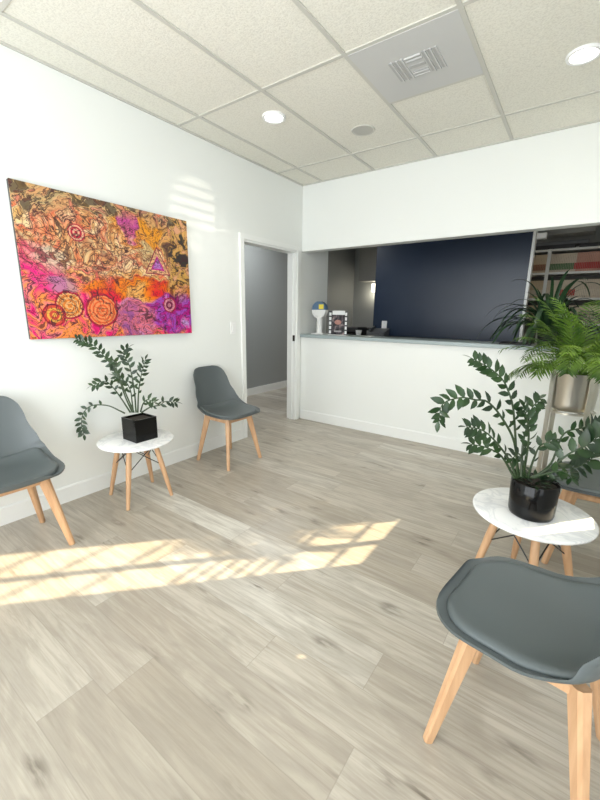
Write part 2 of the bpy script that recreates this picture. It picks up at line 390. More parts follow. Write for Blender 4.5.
    c = t.mix(t.m_('MULTIPLY', t.m_('MULTIPLY', cellm, t.m_('LESS_THAN', v1.outputs[0], .035)), .9), c, (.08, .04, .03, 1))
    bw = t.mix(t.ramp(n4, [(.47, (0, 0, 0)), (.53, (1, 1, 1))]), (.04, .03, .03, 1), (.80, .72, .55, 1))
    c = t.mix(t.m_('MULTIPLY', inside(blob(-.40, .06, .11, .07), .4), .6), c, bw)
    c = t.mix(t.m_('MULTIPLY', inside(blob(-.42, -.10, .10, .06), .3), .6), c, (.35, .28, .42, 1))
    # top border: olive and black marbling
    top = smooth(t.m_('ADD', Z, t.m_('ADD', t.m_('MULTIPLY', Y, -.10), t.m_('MULTIPLY', t.m_('SUBTRACT', n3, .5), .5))), .34, .40)
    mb_ = t.ramp(n2, [(.44, (.03, .025, .02)), (.47, (.42, .33, .18)), (.52, (.75, .45, .25)), (.56, (.06, .04, .03)), (.62, (.70, .30, .22))])
    c = t.mix(t.m_('MULTIPLY', top, .85), c, mb_)
    rgt = inside(blob(.53, .18, .14, .33), .3)
    c = t.mix(rgt, c, t.ramp(n2, [(.44, (.03, .025, .02)), (.49, (.62, .38, .14)), (.62, (.72, .40, .26))]))
    # ring motifs
    def rings(y, z, r, c0, c1, fr):
        nonlocal c
        d = blob(y, z, r, r, False)
        d2 = t.m_('ADD', d, t.m_('MULTIPLY', t.m_('SUBTRACT', n2, .5), .35))
        band = t.ramp(t.m_('FRACT', t.m_('MULTIPLY', d2, fr)), [(.0, c0), (.38, c0), (.48, c1), (.9, c1), (1, c0)])
        c = t.mix(inside(d2, .06), c, band)
        c = t.mix(t.m_('LESS_THAN', t.m_('ABSOLUTE', t.m_('SUBTRACT', d2, 1.0)), .07), c, (.45, .05, .08, 1))
    rings(-.15, -.27, .105, (.80, .20, .12), (.88, .36, .20), 4)
    rings(-.36, -.24, .085, (.80, .30, .12), (.88, .50, .26), 3)
    rings(-.46, -.30, .065, (.82, .46, .16), (.70, .15, .12), 2)
    rings(.40, -.22, .055, (.75, .35, .40), (.20, .03, .08), 1.6)
    rings(-.27, .22, .05, (.60, .06, .10), (.84, .50, .36), 2)
    # triangle
    def tri(cy, cz, r):
        dy = t.m_('SUBTRACT', Y, cy); dz = t.m_('SUBTRACT', Z, cz)
        a = t.m_('MULTIPLY', dz, -1.0)
        b = t.m_('ADD', t.m_('MULTIPLY', dy, .88), t.m_('MULTIPLY', dz, .48)); e = t.m_('ADD', t.m_('MULTIPLY', dy, -.88), t.m_('MULTIPLY', dz, .48))
        return t.m_('DIVIDE', t.m_('MAXIMUM', a, t.m_('MAXIMUM', b, e)), r)
    d = t.m_('ADD', tri(.315, .075, .05), t.m_('MULTIPLY', t.m_('SUBTRACT', n2, .5), .3))
    for th, colr in ((1.35, (.30, .04, .08, 1)), (1.2, (.84, .50, .30, 1)), (.72, (.60, .08, .30, 1)), (.5, (.50, .22, .55, 1))):
        c = t.mix(t.m_('LESS_THAN', d, th), c, colr)
    # black contour lines everywhere along noise level sets
    for nn, lv, wd in ((n1, .44, .007), (n1, .52, .006), (n1, .60, .007), (n2, .46, .008), (n2, .56, .008), (n4, .5, .012)):
        ln = t.m_('LESS_THAN', t.m_('ABSOLUTE', t.m_('SUBTRACT', nn, lv)), wd)
        c = t.mix(t.m_('MULTIPLY', ln, .78), c, (.05, .012, .02, 1))
    hs = t.n('HueSaturation'); hs.inputs['Saturation'].default_value = 1.15; hs.inputs['Value'].default_value = .86; t.put(hs.inputs['Color'], c)
    t.put(t.b.inputs['Base Color'], hs.outputs[0])
    return m
pa = thing('painting', 'large unframed abstract canvas swirling with orange, pink, gold and purple paint', 'painting', (0, -2.279, 1.58))
MB().box(.003, .0285, -.608, .608, -.447, .447).build('canvas_edge', mat('canvas_side', (.06, .055, .055), .6), pa)
MB().box(.0285, .031, -.61, .61, -.449, .449).build('painted_front', art_mat(), pa)
sw = thing('light_switch', 'white rocker light switch plate on the left wall by the doorway', 'light switch', (0, -1.145, 1.16))
MB().box(.0, .006, -.036, .036, -.058, .058, .002).build('plate', M_white, sw)
MB().box(.006, .010, -.016, .016, -.033, .033, .001).build('rocker', M_white, sw)

# ------------------------------------------------------------------ tulip chairs
PROF = catmull([(.243,0,.470),(.238,0,.453),(.20,0,.438),(.09,0,.432),(-.03,0,.432),(-.12,0,.444),(-.172,0,.478),(-.203,0,.53),(-.226,0,.60),(-.248,0,.69),(-.268,0,.77),(-.280,0,.828)], 6)
ARC = [0.0]
for i in range(1, len(PROF)): ARC.append(ARC[-1] + (PROF[i]-PROF[i-1]).length)
TOT = ARC[-1]
def lut(s_, pts):
    for (a, x), (b, y) in zip(pts, pts[1:]):
        if s_ <= b:
            f = (s_-a)/(b-a); f = f*f*(3-2*f); return x+(y-x)*f
    return pts[-1][1]
WPT = [(0, .222), (.10, .238), (.28, .246), (.42, .242), (.52, .222), (.66, .190), (.80, .168), (TOT, .152)]
RPT = [(0, .010), (.08, .030), (.25, .040), (.40, .072), (.50, .082), (.62, .058), (.78, .034), (TOT, .022)]
def rounded(e, r): 
    return r - math.sqrt(max(0, r*r - max(0, r-e)**2)) if e < r else 0.0
def surf(s_, u, inset=0.0, off=0.0, s0=0.0, s1=TOT, r0=.150, r1=.085):
    s_ = min(max(s_, 0), TOT); i = max(k for k in range(len(ARC)-1) if ARC[k] <= s_ + 1e-9); f = min(1, (s_-ARC[i])/(ARC[i+1]-ARC[i]))
    c = PROF[i].lerp(PROF[i+1], f); a = PROF[max(i-1, 0)]; b = PROF[min(i+2, len(PROF)-1)]; d = (b-a).normalized(); n = Vector((d.z, 0, -d.x))
    if s_ < .06: n = n.lerp(Vector((0, 0, 1)), 1 - s_/.06).normalized()
    wf = lut(s_, WPT); w = wf - inset - rounded(s_-s0, r0) - rounded(s1-s_, r1)
    q = w*u; return c + Vector((0, q, 0)) + n*(lut(s_, RPT)*abs(q/wf)**2.4 + off)
def rows(s0, s1, r0, r1, n=9, m=16):
    A = [s0 + r0*(1-math.cos(PI/2*k/n)) for k in range(n)]; Bq = [s1 - r1*(1-math.cos(PI/2*k/n)) for k in range(n)][::-1]
    return A + [s0+r0 + (s1-r1-s0-r0)*k/m for k in range(m)] + Bq
def make_chair(label, loc, rz):
    t = thing('tulip_chair', label, 'chair', loc, rz, 'gray tulip chairs with wooden legs')
    RS = rows(0, TOT, .150, .085, 10, 26); n, m = len(RS), 26
    vs = [surf(q, -1+2*j/m) for q in RS for j in range(m+1)]
    vb = [surf(q, -1+2*j/m, off=-.009) for q in RS for j in range(m+1)]
    N = len(vs); F = []
    for i in range(n-1):
        for j in range(m):
            a = i*(m+1)+j; F.append((a, a+m+1, a+m+2, a+1)); F.append((N+a, N+a+1, N+a+m+2, N+a+m+1))
    rim = [j for j in range(m+1)] + [i*(m+1)+m for i in range(1, n)] + [(n-1)*(m+1)+j for j in range(m-1, -1, -1)] + [i*(m+1) for i in range(n-2, 0, -1)]
    for k in range(len(rim)):
        a, b = rim[k], rim[(k+1) % len(rim)]; F.append((a, b, N+b, N+a))
    MB().add(vs+vb, F, True).build('seat_shell', M_shell, t, 60)
    # seat cushion
    s0, s1, r0, r1 = .036, .455, .125, .06
    RS = rows(s0, s1, r0, r1, 9, 18); nv, nu = len(RS)-1, 28; P, F = [], []; us = [math.sin(PI/2*(-1+2*j/nu)) for j in range(nu+1)]
    for q in RS:
        for u in us:
            wq = lut(q, WPT) - .026 - rounded(q-s0, r0) - rounded(s1-q, r1)
            e = min(q-s0, s1-q, wq*(1-abs(u)), (lut(q, WPT)-.026) - abs(wq*u)); e = max(0, e)
            k = min(1, e/.030); P.append(surf(q, u, .026, .003 + .019*math.sqrt(max(0, 1-(1-k)**2)) + .005*(1-u*u)*math.sin(PI*(q-s0)/(s1-s0)), s0, s1, r0, r1))
    for i in range(nv):
        for j in range(nu):
            a = i*(nu+1)+j; F.append((a, a+nu+1, a+nu+2, a+1))
    k = len(P); bnd = [j for j in range(nu+1)] + [i*(nu+1)+nu for i in range(1, nv+1)] + [nv*(nu+1)+j for j in range(nu-1, -1, -1)] + [i*(nu+1) for i in range(nv-1, 0, -1)]
    P += [surf(q, u, .026, .0008, s0, s1, r0, r1) for q in RS for u in us]
    F += [tuple(k+x for x in f[::-1]) for f in F]
    for q in range(len(bnd)): a, c = bnd[q], bnd[(q+1) % len(bnd)]; F.append((a, c, k+c, k+a))
    MB().add(P, F, True).build('cushion', M_pad, t, 50)
    # under-seat frame
    fr = MB(); z = .4
    L = [(.125, .125), (.125, -.125), (-.125, -.125), (-.125, .125)]
    for i in range(4):
        a, b = L[i], L[(i+1) % 4]; fr.bar((a[0], a[1], z), (b[0], b[1], z), (.011, .016), (.011, .016))
    fr.bar((.125, .125, z+.012), (-.125, -.125, z+.012), (.018, .009), (.018, .009)); fr.bar((.125, -.125, z+.012), (-.125, .125, z+.012), (.018, .009), (.018, .009))
    fr.build('seat_frame', M_wood, t)
    MB().box(-.085, .085, -.06, .06, .418, .427, .003).build('mounting_plate', M_blackm, t)
    for (a, b) in L:
        d = Vector((a, b, 0)).normalized(); top = Vector((a, b, .422)); bot = Vector((a/.125*.198, b/.125*.198, 0))
        MB().bar(top, bot, (.027, .019), (.0145, .0125), ref=(-b, a, 0)).build('leg', M_wood, t)
    return t
make_chair('gray tulip chair against the left wall below the painting, cut off by frame edge', (.36, -3.21, 0), math.radians(0))
make_chair('gray tulip chair against the left wall beside the open doorway', (.315, -1.54, 0), math.radians(-1))
make_chair('gray tulip chair nearest the camera at bottom right, seat seen from above', (2.765, -2.668, 0), math.radians(171.5))
make_chair('gray tulip chair partly hidden behind the marble table on the right', (2.97, -1.37, 0), math.radians(180))

# ------------------------------------------------------------------ side tables
def make_table(label, loc, rz):
    t = thing('side_table', label, 'side table', loc, rz, 'round marble side tables')
    R = .25; zt = .432
    MB().lathe([(.0005, zt), (R-.006, zt), (R-.001, zt-.003), (R, zt-.008), (R-.002, zt-.014), (R-.010, zt-.018), (.0005, zt-.018)], (0,0,0), 72).build('tabletop', M_marble, t, 50)
    tops, mids = [], []
    for k in range(4):
        a = math.radians(45+90*k); d = Vector((math.cos(a), math.sin(a), 0))
        p0 = d*.125 + Vector((0,0,zt-.018)); p1 = d*.222
        MB().tube([p0, p0.lerp(p1, .35), p0.lerp(p1, .7), p1], [.0165, .019, .016, .0115], 14).build('leg', M_wood, t)
        tops.append(p0 + Vector((0,0,-.012)) - d*.0); mids.append(p0.lerp(p1, .42))
        MB().tube([p0 - d*.02 + Vector((0,0,-.002)), p0.lerp(p1, .16)-d*.012], .006, 8).build('bracket', M_wire, t)
    ws = MB()
    for k in range(4):
        a, b = k, (k+1) % 4
        ws.tube([tops[a], mids[b]], .0032, 6).tube([tops[b], mids[a]], .0032, 6)
    ws.build('wire_brace', M_wire, t)
    return t
make_table('round white marble side table on wooden legs beneath the painting', (.322, -2.43, 0), math.radians(-9))
make_table('round white marble side table beside the nearest chair on the right', (2.688, -1.905, 0), math.radians(-30))

# ------------------------------------------------------------------ plants
def leaflet(mb, p, d, n, L, W, droop=0.15, fold=.25):
    """pointed oval leaf from p along d with surface normal n"""
    d = Vector(d).normalized(); s_ = d.cross(Vector(n)); 
    s_ = s_.normalized() if s_.length > 1e-4 else d.orthogonal().normalized()
    n = s_.cross(d)
    P = []; ks = [(0, .12), (.2, .72), (.45, 1.0), (.72, .72), (1.0, .0)]
    for q, wv in ks:
        c = p + d*(L*q) - n*(droop*L*q*q)
        e = n*(fold*W*wv*.5)
        P += [c, c + s_*(W*.5*wv) + e, c - s_*(W*.5*wv) + e]
    F = []
    for i in range(4):
        a = 3*i; b = 3*(i+1)
        if i == 3: F += [(a, b, a+1), (a, a+2, b)]
        else: F += [(a, b, b+1, a+1), (a, a+2, b+2, b)]
    mb.add(P, F, True)
def zz_stem(parent, pts, rnd, L=.052, W=.025, start=.36, step=.0165):
    """pts in world space, converted to the parent's space"""
    off = Vector(parent.location); P = catmull([Vector(p)-off for p in pts], 8)
    n = len(P); MB().tube(P, [.0058-.0040*i/(n-1) for i in range(n)], 7)
    st = MB().tube(P, [.0058-.0040*i/(n-1) for i in range(n)], 7).build('stem', M_stem, parent)
    lens = [0]
    for i in range(1, n): lens.append(lens[-1] + (P[i]-P[i-1]).length)
    tot = lens[-1]; lf = MB(); q = tot*start; side = 1; step0 = step
    while q < tot*1.0:
        i = max(k for k in range(n-1) if lens[k] <= q); f = (q-lens[i])/max(1e-6, lens[i+1]-lens[i])
        p = P[i].lerp(P[i+1], min(f, 1)); t = (P[i+1]-P[i]).normalized()
        upv = Vector((.62+rnd.uniform(-.35, .35), -.70+rnd.uniform(-.35, .35), .45))
        sv = t.cross(upv).normalized(); nv = sv.cross(t)
        d = sv*side + t*rnd.uniform(.5, .95) + nv*rnd.uniform(-.1, .45)
        z_ = q/tot; sc = (.50 + .62*min(1, z_/.75) - .30*max(0, z_-.88)/.12)*rnd.uniform(.85, 1.1)
        leaflet(lf, p, d, nv + sv*side*rnd.uniform(-.5, .7) + t*rnd.uniform(-.4, .4), L*sc, W*sc, rnd.uniform(.05, .3))
        side = -side; q += step0*(2.3 - 1.75*z_)*rnd.uniform(.8, 1.2)
    leaflet(lf, P[-1], P[-1]-P[-2], Vector((0,0,1)), L*.9, W*.9)
    lf.build('leaflets', M_zz, st)
    return st
ZZ_L = [
    [(0.296, -2.428, 0.618), (0.272, -2.457, 0.738), (0.248, -2.491, 0.918), (0.218, -2.53, 0.993), (0.172, -2.582, 1.085), (0.105, -2.651, 1.126)] ,
    [(0.306, -2.421, 0.618), (0.28, -2.448, 0.737), (0.258, -2.476, 0.867), (0.243, -2.5, 0.992), (0.242, -2.516, 0.957)] ,
    [(0.317, -2.413, 0.618), (0.301, -2.403, 0.772), (0.266, -2.401, 0.935), (0.213, -2.409, 1.026), (0.222, -2.37, 1.062)] ,
    [(0.327, -2.406, 0.619), (0.358, -2.404, 0.779), (0.4, -2.399, 0.897), (0.449, -2.392, 0.999)] ,
    [(0.254, -2.458, 0.611), (0.233, -2.485, 0.633), (0.18, -2.537, 0.671), (0.107, -2.606, 0.673), (0.071, -2.649, 0.627), (0.067, -2.671, 0.552), (0.089, -2.674, 0.479)] ,
    [(0.285, -2.436, 0.618), (0.268, -2.471, 0.701), (0.248, -2.516, 0.795), (0.229, -2.563, 0.85), (0.186, -2.629, 0.823)] ,
    [(0.348, -2.391, 0.619), (0.394, -2.346, 0.657), (0.436, -2.301, 0.668), (0.457, -2.269, 0.692), (0.507, -2.216, 0.683)] ,
    [(0.343, -2.394, 0.625), (0.382, -2.392, 0.69), (0.435, -2.389, 0.723), (0.497, -2.382, 0.712)] ,
    [(0.301, -2.424, 0.621), (0.3, -2.425, 0.684), (0.296, -2.428, 0.775), (0.27, -2.446, 0.839), (0.212, -2.488, 0.876)] ,
]
ZZ_R = [
    [(2.621, -1.968, 0.602), (2.602, -1.973, 0.692), (2.565, -1.989, 0.908), (2.534, -1.998, 0.997), (2.504, -2.007, 1.047), (2.452, -2.03, 1.092), (2.389, -2.061, 1.128)] ,
    [(2.617, -1.971, 0.601), (2.588, -2.002, 0.768), (2.53, -2.055, 0.887), (2.477, -2.107, 0.956), (2.437, -2.15, 0.967), (2.388, -2.201, 0.978), (2.335, -2.255, 0.953), (2.33, -2.275, 0.882)] ,
    [(2.613, -1.974, 0.601), (2.574, -2.03, 0.703), (2.524, -2.102, 0.791), (2.48, -2.174, 0.849), (2.435, -2.249, 0.872)] ,
    [(2.605, -1.98, 0.601), (2.544, -1.997, 0.695), (2.48, -2.009, 0.726), (2.417, -2.016, 0.73)] ,
    [(2.629, -1.963, 0.602), (2.616, -1.944, 0.758), (2.62, -1.905, 0.83), (2.624, -1.862, 0.902), (2.648, -1.802, 0.941)] ,
    [(2.637, -1.957, 0.602), (2.637, -1.974, 0.78), (2.624, -2.004, 0.873), (2.603, -2.043, 0.944)] ,
    [(2.653, -1.946, 0.602), (2.665, -1.931, 0.693), (2.681, -1.911, 0.752), (2.725, -1.87, 0.771)] ,
    [(2.677, -1.929, 0.602), (2.73, -1.879, 0.672), (2.756, -1.845, 0.801), (2.819, -1.784, 0.828), (2.879, -1.722, 0.845)] ,
    [(2.669, -1.934, 0.602), (2.733, -1.9, 0.659), (2.787, -1.877, 0.726), (2.842, -1.854, 0.772), (2.886, -1.841, 0.826)] ,
    [(2.661, -1.94, 0.602), (2.72, -1.875, 0.627), (2.766, -1.812, 0.633), (2.831, -1.731, 0.628), (2.884, -1.657, 0.661)] ,
    [(2.645, -1.951, 0.602), (2.631, -1.995, 0.685), (2.614, -2.049, 0.738), (2.597, -2.109, 0.733)] ,
    [(2.677, -1.929, 0.602), (2.722, -1.936, 0.638), (2.774, -1.95, 0.667), (2.806, -1.984, 0.658)] ,
]
rnd = random.Random(4)
zl = thing('zz_plant', 'glossy zz plant in a square black pot on the left marble table', 'potted plant', (.335, -2.405, .432))
h = .0825
pm = MB().box(-h, h, -h, h, 0, .012, 0)
for a in ((-h, h, -h, -h+.008), (-h, h, h-.008, h), (-h, -h+.008, -h+.008, h-.008), (h-.008, h, -h+.008, h-.008)): pm.box(*a, .012, .158)
pm.build('pot', M_black, zl)
MB().box(-h+.008, h-.008, -h+.008, h-.008, .012, .143).build('soil', M_soil, zl)
for p in ZZ_L: zz_stem(zl, p, rnd, L=.050, W=.023)
zr = thing('zz_plant', 'arching zz plant in a round glossy black pot on the right marble table', 'potted plant', (2.684, -1.935, .432))
MB().lathe([(.0005, 0), (.082, 0), (.088, .004), (.0925, .02), (.096, .158), (.093, .162), (.089, .158), (.087, .13), (.0005, .13)], (0,0,0), 56).build('pot', M_black, zr, 50)
MB().lathe([(.0005, .146), (.04, .15), (.088, .143), (.088, .132)], (0,0,0), 40).build('soil', M_soil, zr)
for k, p in enumerate(ZZ_R): zz_stem(zr, p, rnd, L=(.076 if k in (8, 9) else .053), W=(.040 if k in (8, 9) else .026))
lo = MB()
for k in range(46):
    a = rnd.uniform(0, 2*PI); r = rnd.uniform(.01, .075); d = Vector((math.cos(a), math.sin(a), rnd.uniform(.2, 1.3)))
    leaflet(lo, Vector((r*math.cos(a), r*math.sin(a), .145+rnd.uniform(0, .03))), d, Vector((-d.x, -d.y, 1.5)), rnd.uniform(.035, .06), rnd.uniform(.014, .024))
lo.build('young_leaves', M_zz, zr)

# metal planter on its stand with palm
PX, PY, PZ = 2.775, -.56, .665
ps = thing('plant_stand', 'brushed metal plant stand with tall flat legs holding the palm planter', 'plant stand', (PX, PY, 0))
for k in range(4):
    a = math.radians(218+90*k); d = Vector((math.cos(a), math.sin(a), 0)); tt = Vector((-d.y, d.x, 0))
    lg = MB(); r0 = .158; zt_ = .935; wv = .018
    P = []; 
    for (dd, ww, z) in ((.0, wv, 0), (.0, wv, zt_-.03), (.0, wv*.9, zt_-.014), (0, wv*.6, zt_-.004), (0, wv*.15, zt_)):
        for q in (-1, 1): P += [d*(r0-.004)+tt*ww*q+Vector((0,0,z)), d*(r0+.004)+tt*ww*q+Vector((0,0,z))]
    F = [(0, 1, 3, 2), (16, 18, 19, 17)]
    for i in range(4):
        b = 4*i; F += [(b, b+2, b+6, b+4), (b+1, b+5, b+7, b+3), (b, b+4, b+5, b+1), (b+2, b+3, b+7, b+6)]
    lg.add(P, F); lg.build('leg', M_steel, ps)
MB().lathe([(.138, PZ-.016), (.1535, PZ-.016), (.1535, PZ-.004), (.138, PZ-.004), (.138, PZ-.016)], (0,0,0), 48).build('support_ring', M_steel, ps)
cr = MB()
for a in (math.radians(38), math.radians(128)):
    d = Vector((math.cos(a), math.sin(a), 0)); cr.bar(d*-.142+Vector((0,0,PZ-.010)), d*.142+Vector((0,0,PZ-.010)), (.008, .004), (.008, .004))
cr.build('cross_bar', M_steel, ps)
pp = thing('potted_palm', 'bushy bright green palm in a brushed metal planter on the stand', 'potted plant', (PX, PY, PZ))
MB().lathe([(.0005, 0), (.112, 0), (.126, .006), (.136, .02), (.141, .05), (.149, .262), (.151, .266), (.147, .264), (.140, .23), (.0005, .23)], (0,0,0), 64).build('planter', M_steel, pp, 50)
MB().lathe([(.0005, .243), (.06, .247), (.1425, .240), (.1405, .231)], (0,0,0), 32).build('soil', M_soil, pp)
rnd = random.Random(11)
def frond(parent, base, az, elev, length, W, droop, m_=M_palm, nl=26, ll=.13):
    P = []; p = Vector(base); d = Vector((math.cos(az)*math.cos(elev), math.sin(az)*math.cos(elev), math.sin(elev))); N = 18; st = length/N
    for i in range(N+1):
        P.append(p.copy()); p = p + d*st; d = (d + Vector((0, 0, -droop*st*(1+2.2*i/N)))).normalized()
    mb = MB().tube(P, [.0035-.0026*i/N for i in range(N+1)], 5, False)
    for i in range(nl):
        f = .22 + .78*i/nl; k = min(N-1, int(f*N)); q = P[k].lerp(P[k+1], f*N-k); t = (P[k+1]-P[k]).normalized()
        sv = t.cross(Vector((0,0,1))); sv = sv.normalized() if sv.length > 1e-3 else Vector((1,0,0)); nv = sv.cross(t)
        for s_ in (-1, 1):
            le = ll*(math.sin(PI*(.18+.74*(i/nl))))**.7*rnd.uniform(.85, 1.1)
            leaflet(mb, q, sv*s_ + t*(.55+.5*f) + nv*.12, nv, le, W*rnd.uniform(.8, 1.2), rnd.uniform(.2, .6), .2)
    return mb.build('frond', m_, parent)
for k in range(56):
    az = 2*PI*k/56*7 + rnd.uniform(-.3, .3); tier = rnd.random()
    elev = math.radians(24 + 60*tier)
    frond(pp, (.05*math.cos(az), .05*math.sin(az), .25), az, elev, rnd.uniform(.34, .47) + .15*tier, .012, rnd.uniform(1.3, 2.8), nl=17, ll=rnd.uniform(.09, .14))
# dark strap-leaf plant on the counter behind the palm
sp_ = thing('strap_leaf_plant', 'dark strap-leaved plant on the counter behind the bright palm', 'potted plant', (2.53, .13, 1.062))
MB().lathe([(.0005, 0), (.06, 0), (.075, .12), (.07, .12), (.068, .10), (.0005, .10)], (0,0,0), 40).build('pot', M_blackm, sp_, 50)
def strap(parent, az, elev, length, W, droop):
    d = Vector((math.cos(az)*math.cos(elev), math.sin(az)*math.cos(elev), math.sin(elev))); p = Vector((.02*math.cos(az), .02*math.sin(az), .09)); N = 16; st = length/N; P = []
    for i in range(N+1):
        sv = d.cross(Vector((0,0,1))); sv = sv.normalized() if sv.length > 1e-3 else Vector((1,0,0)); nv = sv.cross(d)
        wv = W*.5*max(.03, math.sin(PI*(.12+.88*i/N))**.6)
        P += [p - nv*wv*.3, p+sv*wv, p-sv*wv]; p = p + d*st; p.z = max(p.z, .02); d = (d + Vector((0, 0, -droop*st*(.6+2*i/N)))).normalized()
    F = []
    for i in range(N): a = 3*i; F += [(a, a+3, a+4, a+1), (a, a+2, a+5, a+3)]
    MB().add(P, F, True).build('leaf', M_strap, parent)
for k in range(90):
    az = 2.4*k + rnd.uniform(-.3, .3); e = math.radians(rnd.uniform(35, 84))
    strap(sp_, az, e, rnd.uniform(.38, .78), rnd.uniform(.026, .042), rnd.uniform(2.2, 5.0))

# ------------------------------------------------------------------ on the reception counter
ZC = 1.062
M_disc = mat('white_enamel', (.80, .80, .78), .3)
ss = thing('mint_dispenser', 'white pedestal stand with round blue, yellow and white head on the counter', 'display stand', (.19, .12, ZC))
MB().box(-.085, .085, -.06, .06, 0, .016, .004).build('base', M_disc, ss)
MB().lathe([(.034, .016), (.034, .20), (.05, .225), (.0005, .225)], (0,0,0), 32).build('column', M_disc, ss, 50)
M_blue = mat('blue_plastic', (.10, .17, .27), .35); M_yel = mat('yellow_label', (.80, .66, .08), .4)
R = .098; zc = .29
def halfdisc(a0, a1, y0, y1, n=24, r=R):
    A = [a0+(a1-a0)*k/n for k in range(n+1)]; P = [(r*math.cos(a), y, zc+r*math.sin(a)) for y in (y0, y1) for a in A]; N = n+1
    F = [(k, k+1, N+k+1, N+k) for k in range(n)] + [tuple(range(N)), tuple(range(N, 2*N))[::-1], (0, N, 2*N-1, N-1)]
    return MB().add(P, F)
halfdisc(0, PI, -.03, .03).build('upper_head', M_blue, ss)
halfdisc(-PI, 0, -.03, .03).build('lower_head', M_disc, ss)
MB().box(.005, .07, -.033, -.030, zc+.008, zc+.062).build('label_patch', M_yel, ss)
# brochure stand
bs = thing('brochure_stand', 'clear acrylic stand holding a dark flyer with a white header, on the counter', 'brochure stand', (.445, .12, ZC))
MB().box(-.125, .125, -.02, .05, 0, .006).build('base', M_white, bs)
def flyer():
    m = mat('flyer_print', (.1, .1, .1), .4); t = NT(m); sp = t.n('SeparateXYZ', i_Vector=t.coord()); X, Z = sp.outputs[0], sp.outputs[2]
    nz = t.n('TexNoise', i_Vector=t.coord(), i_Scale=22.0, i_Detail=3.0)
    c = t.ramp(nz.outputs[0], [(.38, (.015, .015, .018)), (.52, (.07, .06, .07)), (.62, (.25, .20, .20)), (.75, (.5, .4, .38))])
    c = t.mix(t.m_('GREATER_THAN', Z, .235), c, (.78, .80, .80, 1))
    dx = t.m_('DIVIDE', X, .045); dz = t.m_('DIVIDE', t.m_('SUBTRACT', Z, .15), .028)
    e = t.m_('LESS_THAN', t.m_('ADD', t.m_('MULTIPLY', dx, dx), t.m_('MULTIPLY', dz, dz)), 1.0)
    c = t.mix(t.m_('MULTIPLY', e, .7), c, (.62, .30, .24, 1))
    ln = t.m_('MULTIPLY', t.m_('LESS_THAN', t.m_('ABSOLUTE', t.m_('SUBTRACT', Z, .045)), .008), t.m_('LESS_THAN', t.m_('ABSOLUTE', X), .05))
    c = t.mix(t.m_('MULTIPLY', ln, .6), c, (.6, .6, .6, 1))
    t.put(t.b.inputs['Base Color'], c); return m
MB().box(-.078, .088, .000, .004, .006, .282).build('flyer', flyer(), bs)
M_card = mat('white_card', (.78, .79, .79), .4)
MB().box(-.125, -.080, .0, .003, .006, .278).box(.090, .125, .0, .003, .006, .278).build('side_panel', mat('dark_card', (.05, .05, .055), .4), bs)
wc = MB()
for k in range(5): wc.box(-.119, -.090, -.003, 0, .016+.052*k, .052+.052*k).box(.095, .120, -.003, 0, .016+.052*k, .052+.052*k)
wc.build('card', M_card, bs)
tag(MB().box(2.18, 2.42, .02, .28, ZC, ZC+.012, .003).build('clipboard', M_blackm), 'black clipboard lying flat on the counter beside the palm fronds', 'clipboard')

# ------------------------------------------------------------------ office behind the counter
ZD = 1.0
dk = thing('office_desk', 'dark office worktop standing against the navy partition behind the counter', 'desk', (0, 0, 0))
MB().box(-.45, 1.6, 1.05, 1.597, ZD-.04, ZD).build('desktop', M_blackm, dk)
for x in (-.44, .55, 1.56): MB().box(x, x+.03, 1.07, 1.59, 0, ZD-.04).build('side_panel', M_blackm, dk)
pr = thing('printer', 'low black office printer on the worktop left of the navy wall', 'printer', (-.05, 1.40, ZD))
MB().box(-.16, .18, -.15, .15, 0, .115, .01).build('body', M_blackm, pr); MB().box(-.12, .14, -.16, -.15, .03, .05).build('paper_slot', M_black, pr)
cu = thing('paper_cup', 'small white cup beside the black printer behind the counter', 'cup', (.17, 1.2, ZD))
MB().lathe([(.0005, 0), (.032, 0), (.045, .08), (.042, .08), (.030, .006), (.0005, .006)], (0,0,0), 24).build('cup_body', M_white, cu)
ph = thing('desk_phone', 'dark gray desk phone below the outlet on the navy wall', 'phone', (.40, 1.36, ZD))
M_ph = mat('phone_gray', (.10, .105, .11), .4)
MB().add([(-.13,-.1,0),(.13,-.1,0),(.13,.1,0),(-.13,.1,0),(-.13,-.1,.05),(.13,-.1,.05),(.13,.1,.11),(-.13,.1,.11)], [(0,3,2,1),(4,5,6,7),(0,1,5,4),(1,2,6,5),(2,3,7,6),(3,0,4,7)]).build('body', M_ph, ph)
MB().tube([(-.1,-.08,.078),(-.1,0,.10),(-.1,.08,.125)], [.02,.014,.02], 10).build('handset', M_ph, ph)
ol = thing('outlet', 'white outlet plate on the navy partition above the phone', 'outlet', (.385, 1.6, 1.155))
MB().box(-.04, .04, -.006, 0, -.058, .058, .002).build('plate', M_white, ol); MB().box(-.014, .014, -.008, -.006, -.04, -.012).box(-.014, .014, -.008, -.006, .012, .04).build('socket', M_card, ol)
tag(MB().box(2.20, 2.30, 1.60, 1.68, 2.19, 2.25, .004).build('wall_sensor', M_white), 'small white sensor box at the top end of the navy partition', 'sensor')
uc = thing('upper_cabinet', 'gray wall cabinet hanging in the far corner left of navy wall', 'cabinet', (0, 0, 0))
MB().box(-1.12, -.30, 3.62, 3.98, 1.97, H-.002).build('body', M_cab, uc)
for x in (-1.118, -.708): MB().box(x, x+.402, 3.60, 3.618, 1.975, H-.01, .002).build('door', M_cab, uc)
sc = thing('wall_lamp', 'small lit wall lamp under the gray cabinet in the far corner', 'wall lamp', (-.90, 3.93, 1.86))
MB().box(-.03, .03, .0, .048, -.10, .10, .003).build('backplate', M_steel, sc); MB().box(-.045, .035, -.05, -.001, -.09, .08, .006).build('diffuser', emis('lamp_warm', (1, .92, .72), 3.0), sc)
lamp('wall_lamp_light', 'POINT', (-.90, 3.83, 1.72), 1.6, (1, .9, .7), shadow_soft_size=.03)
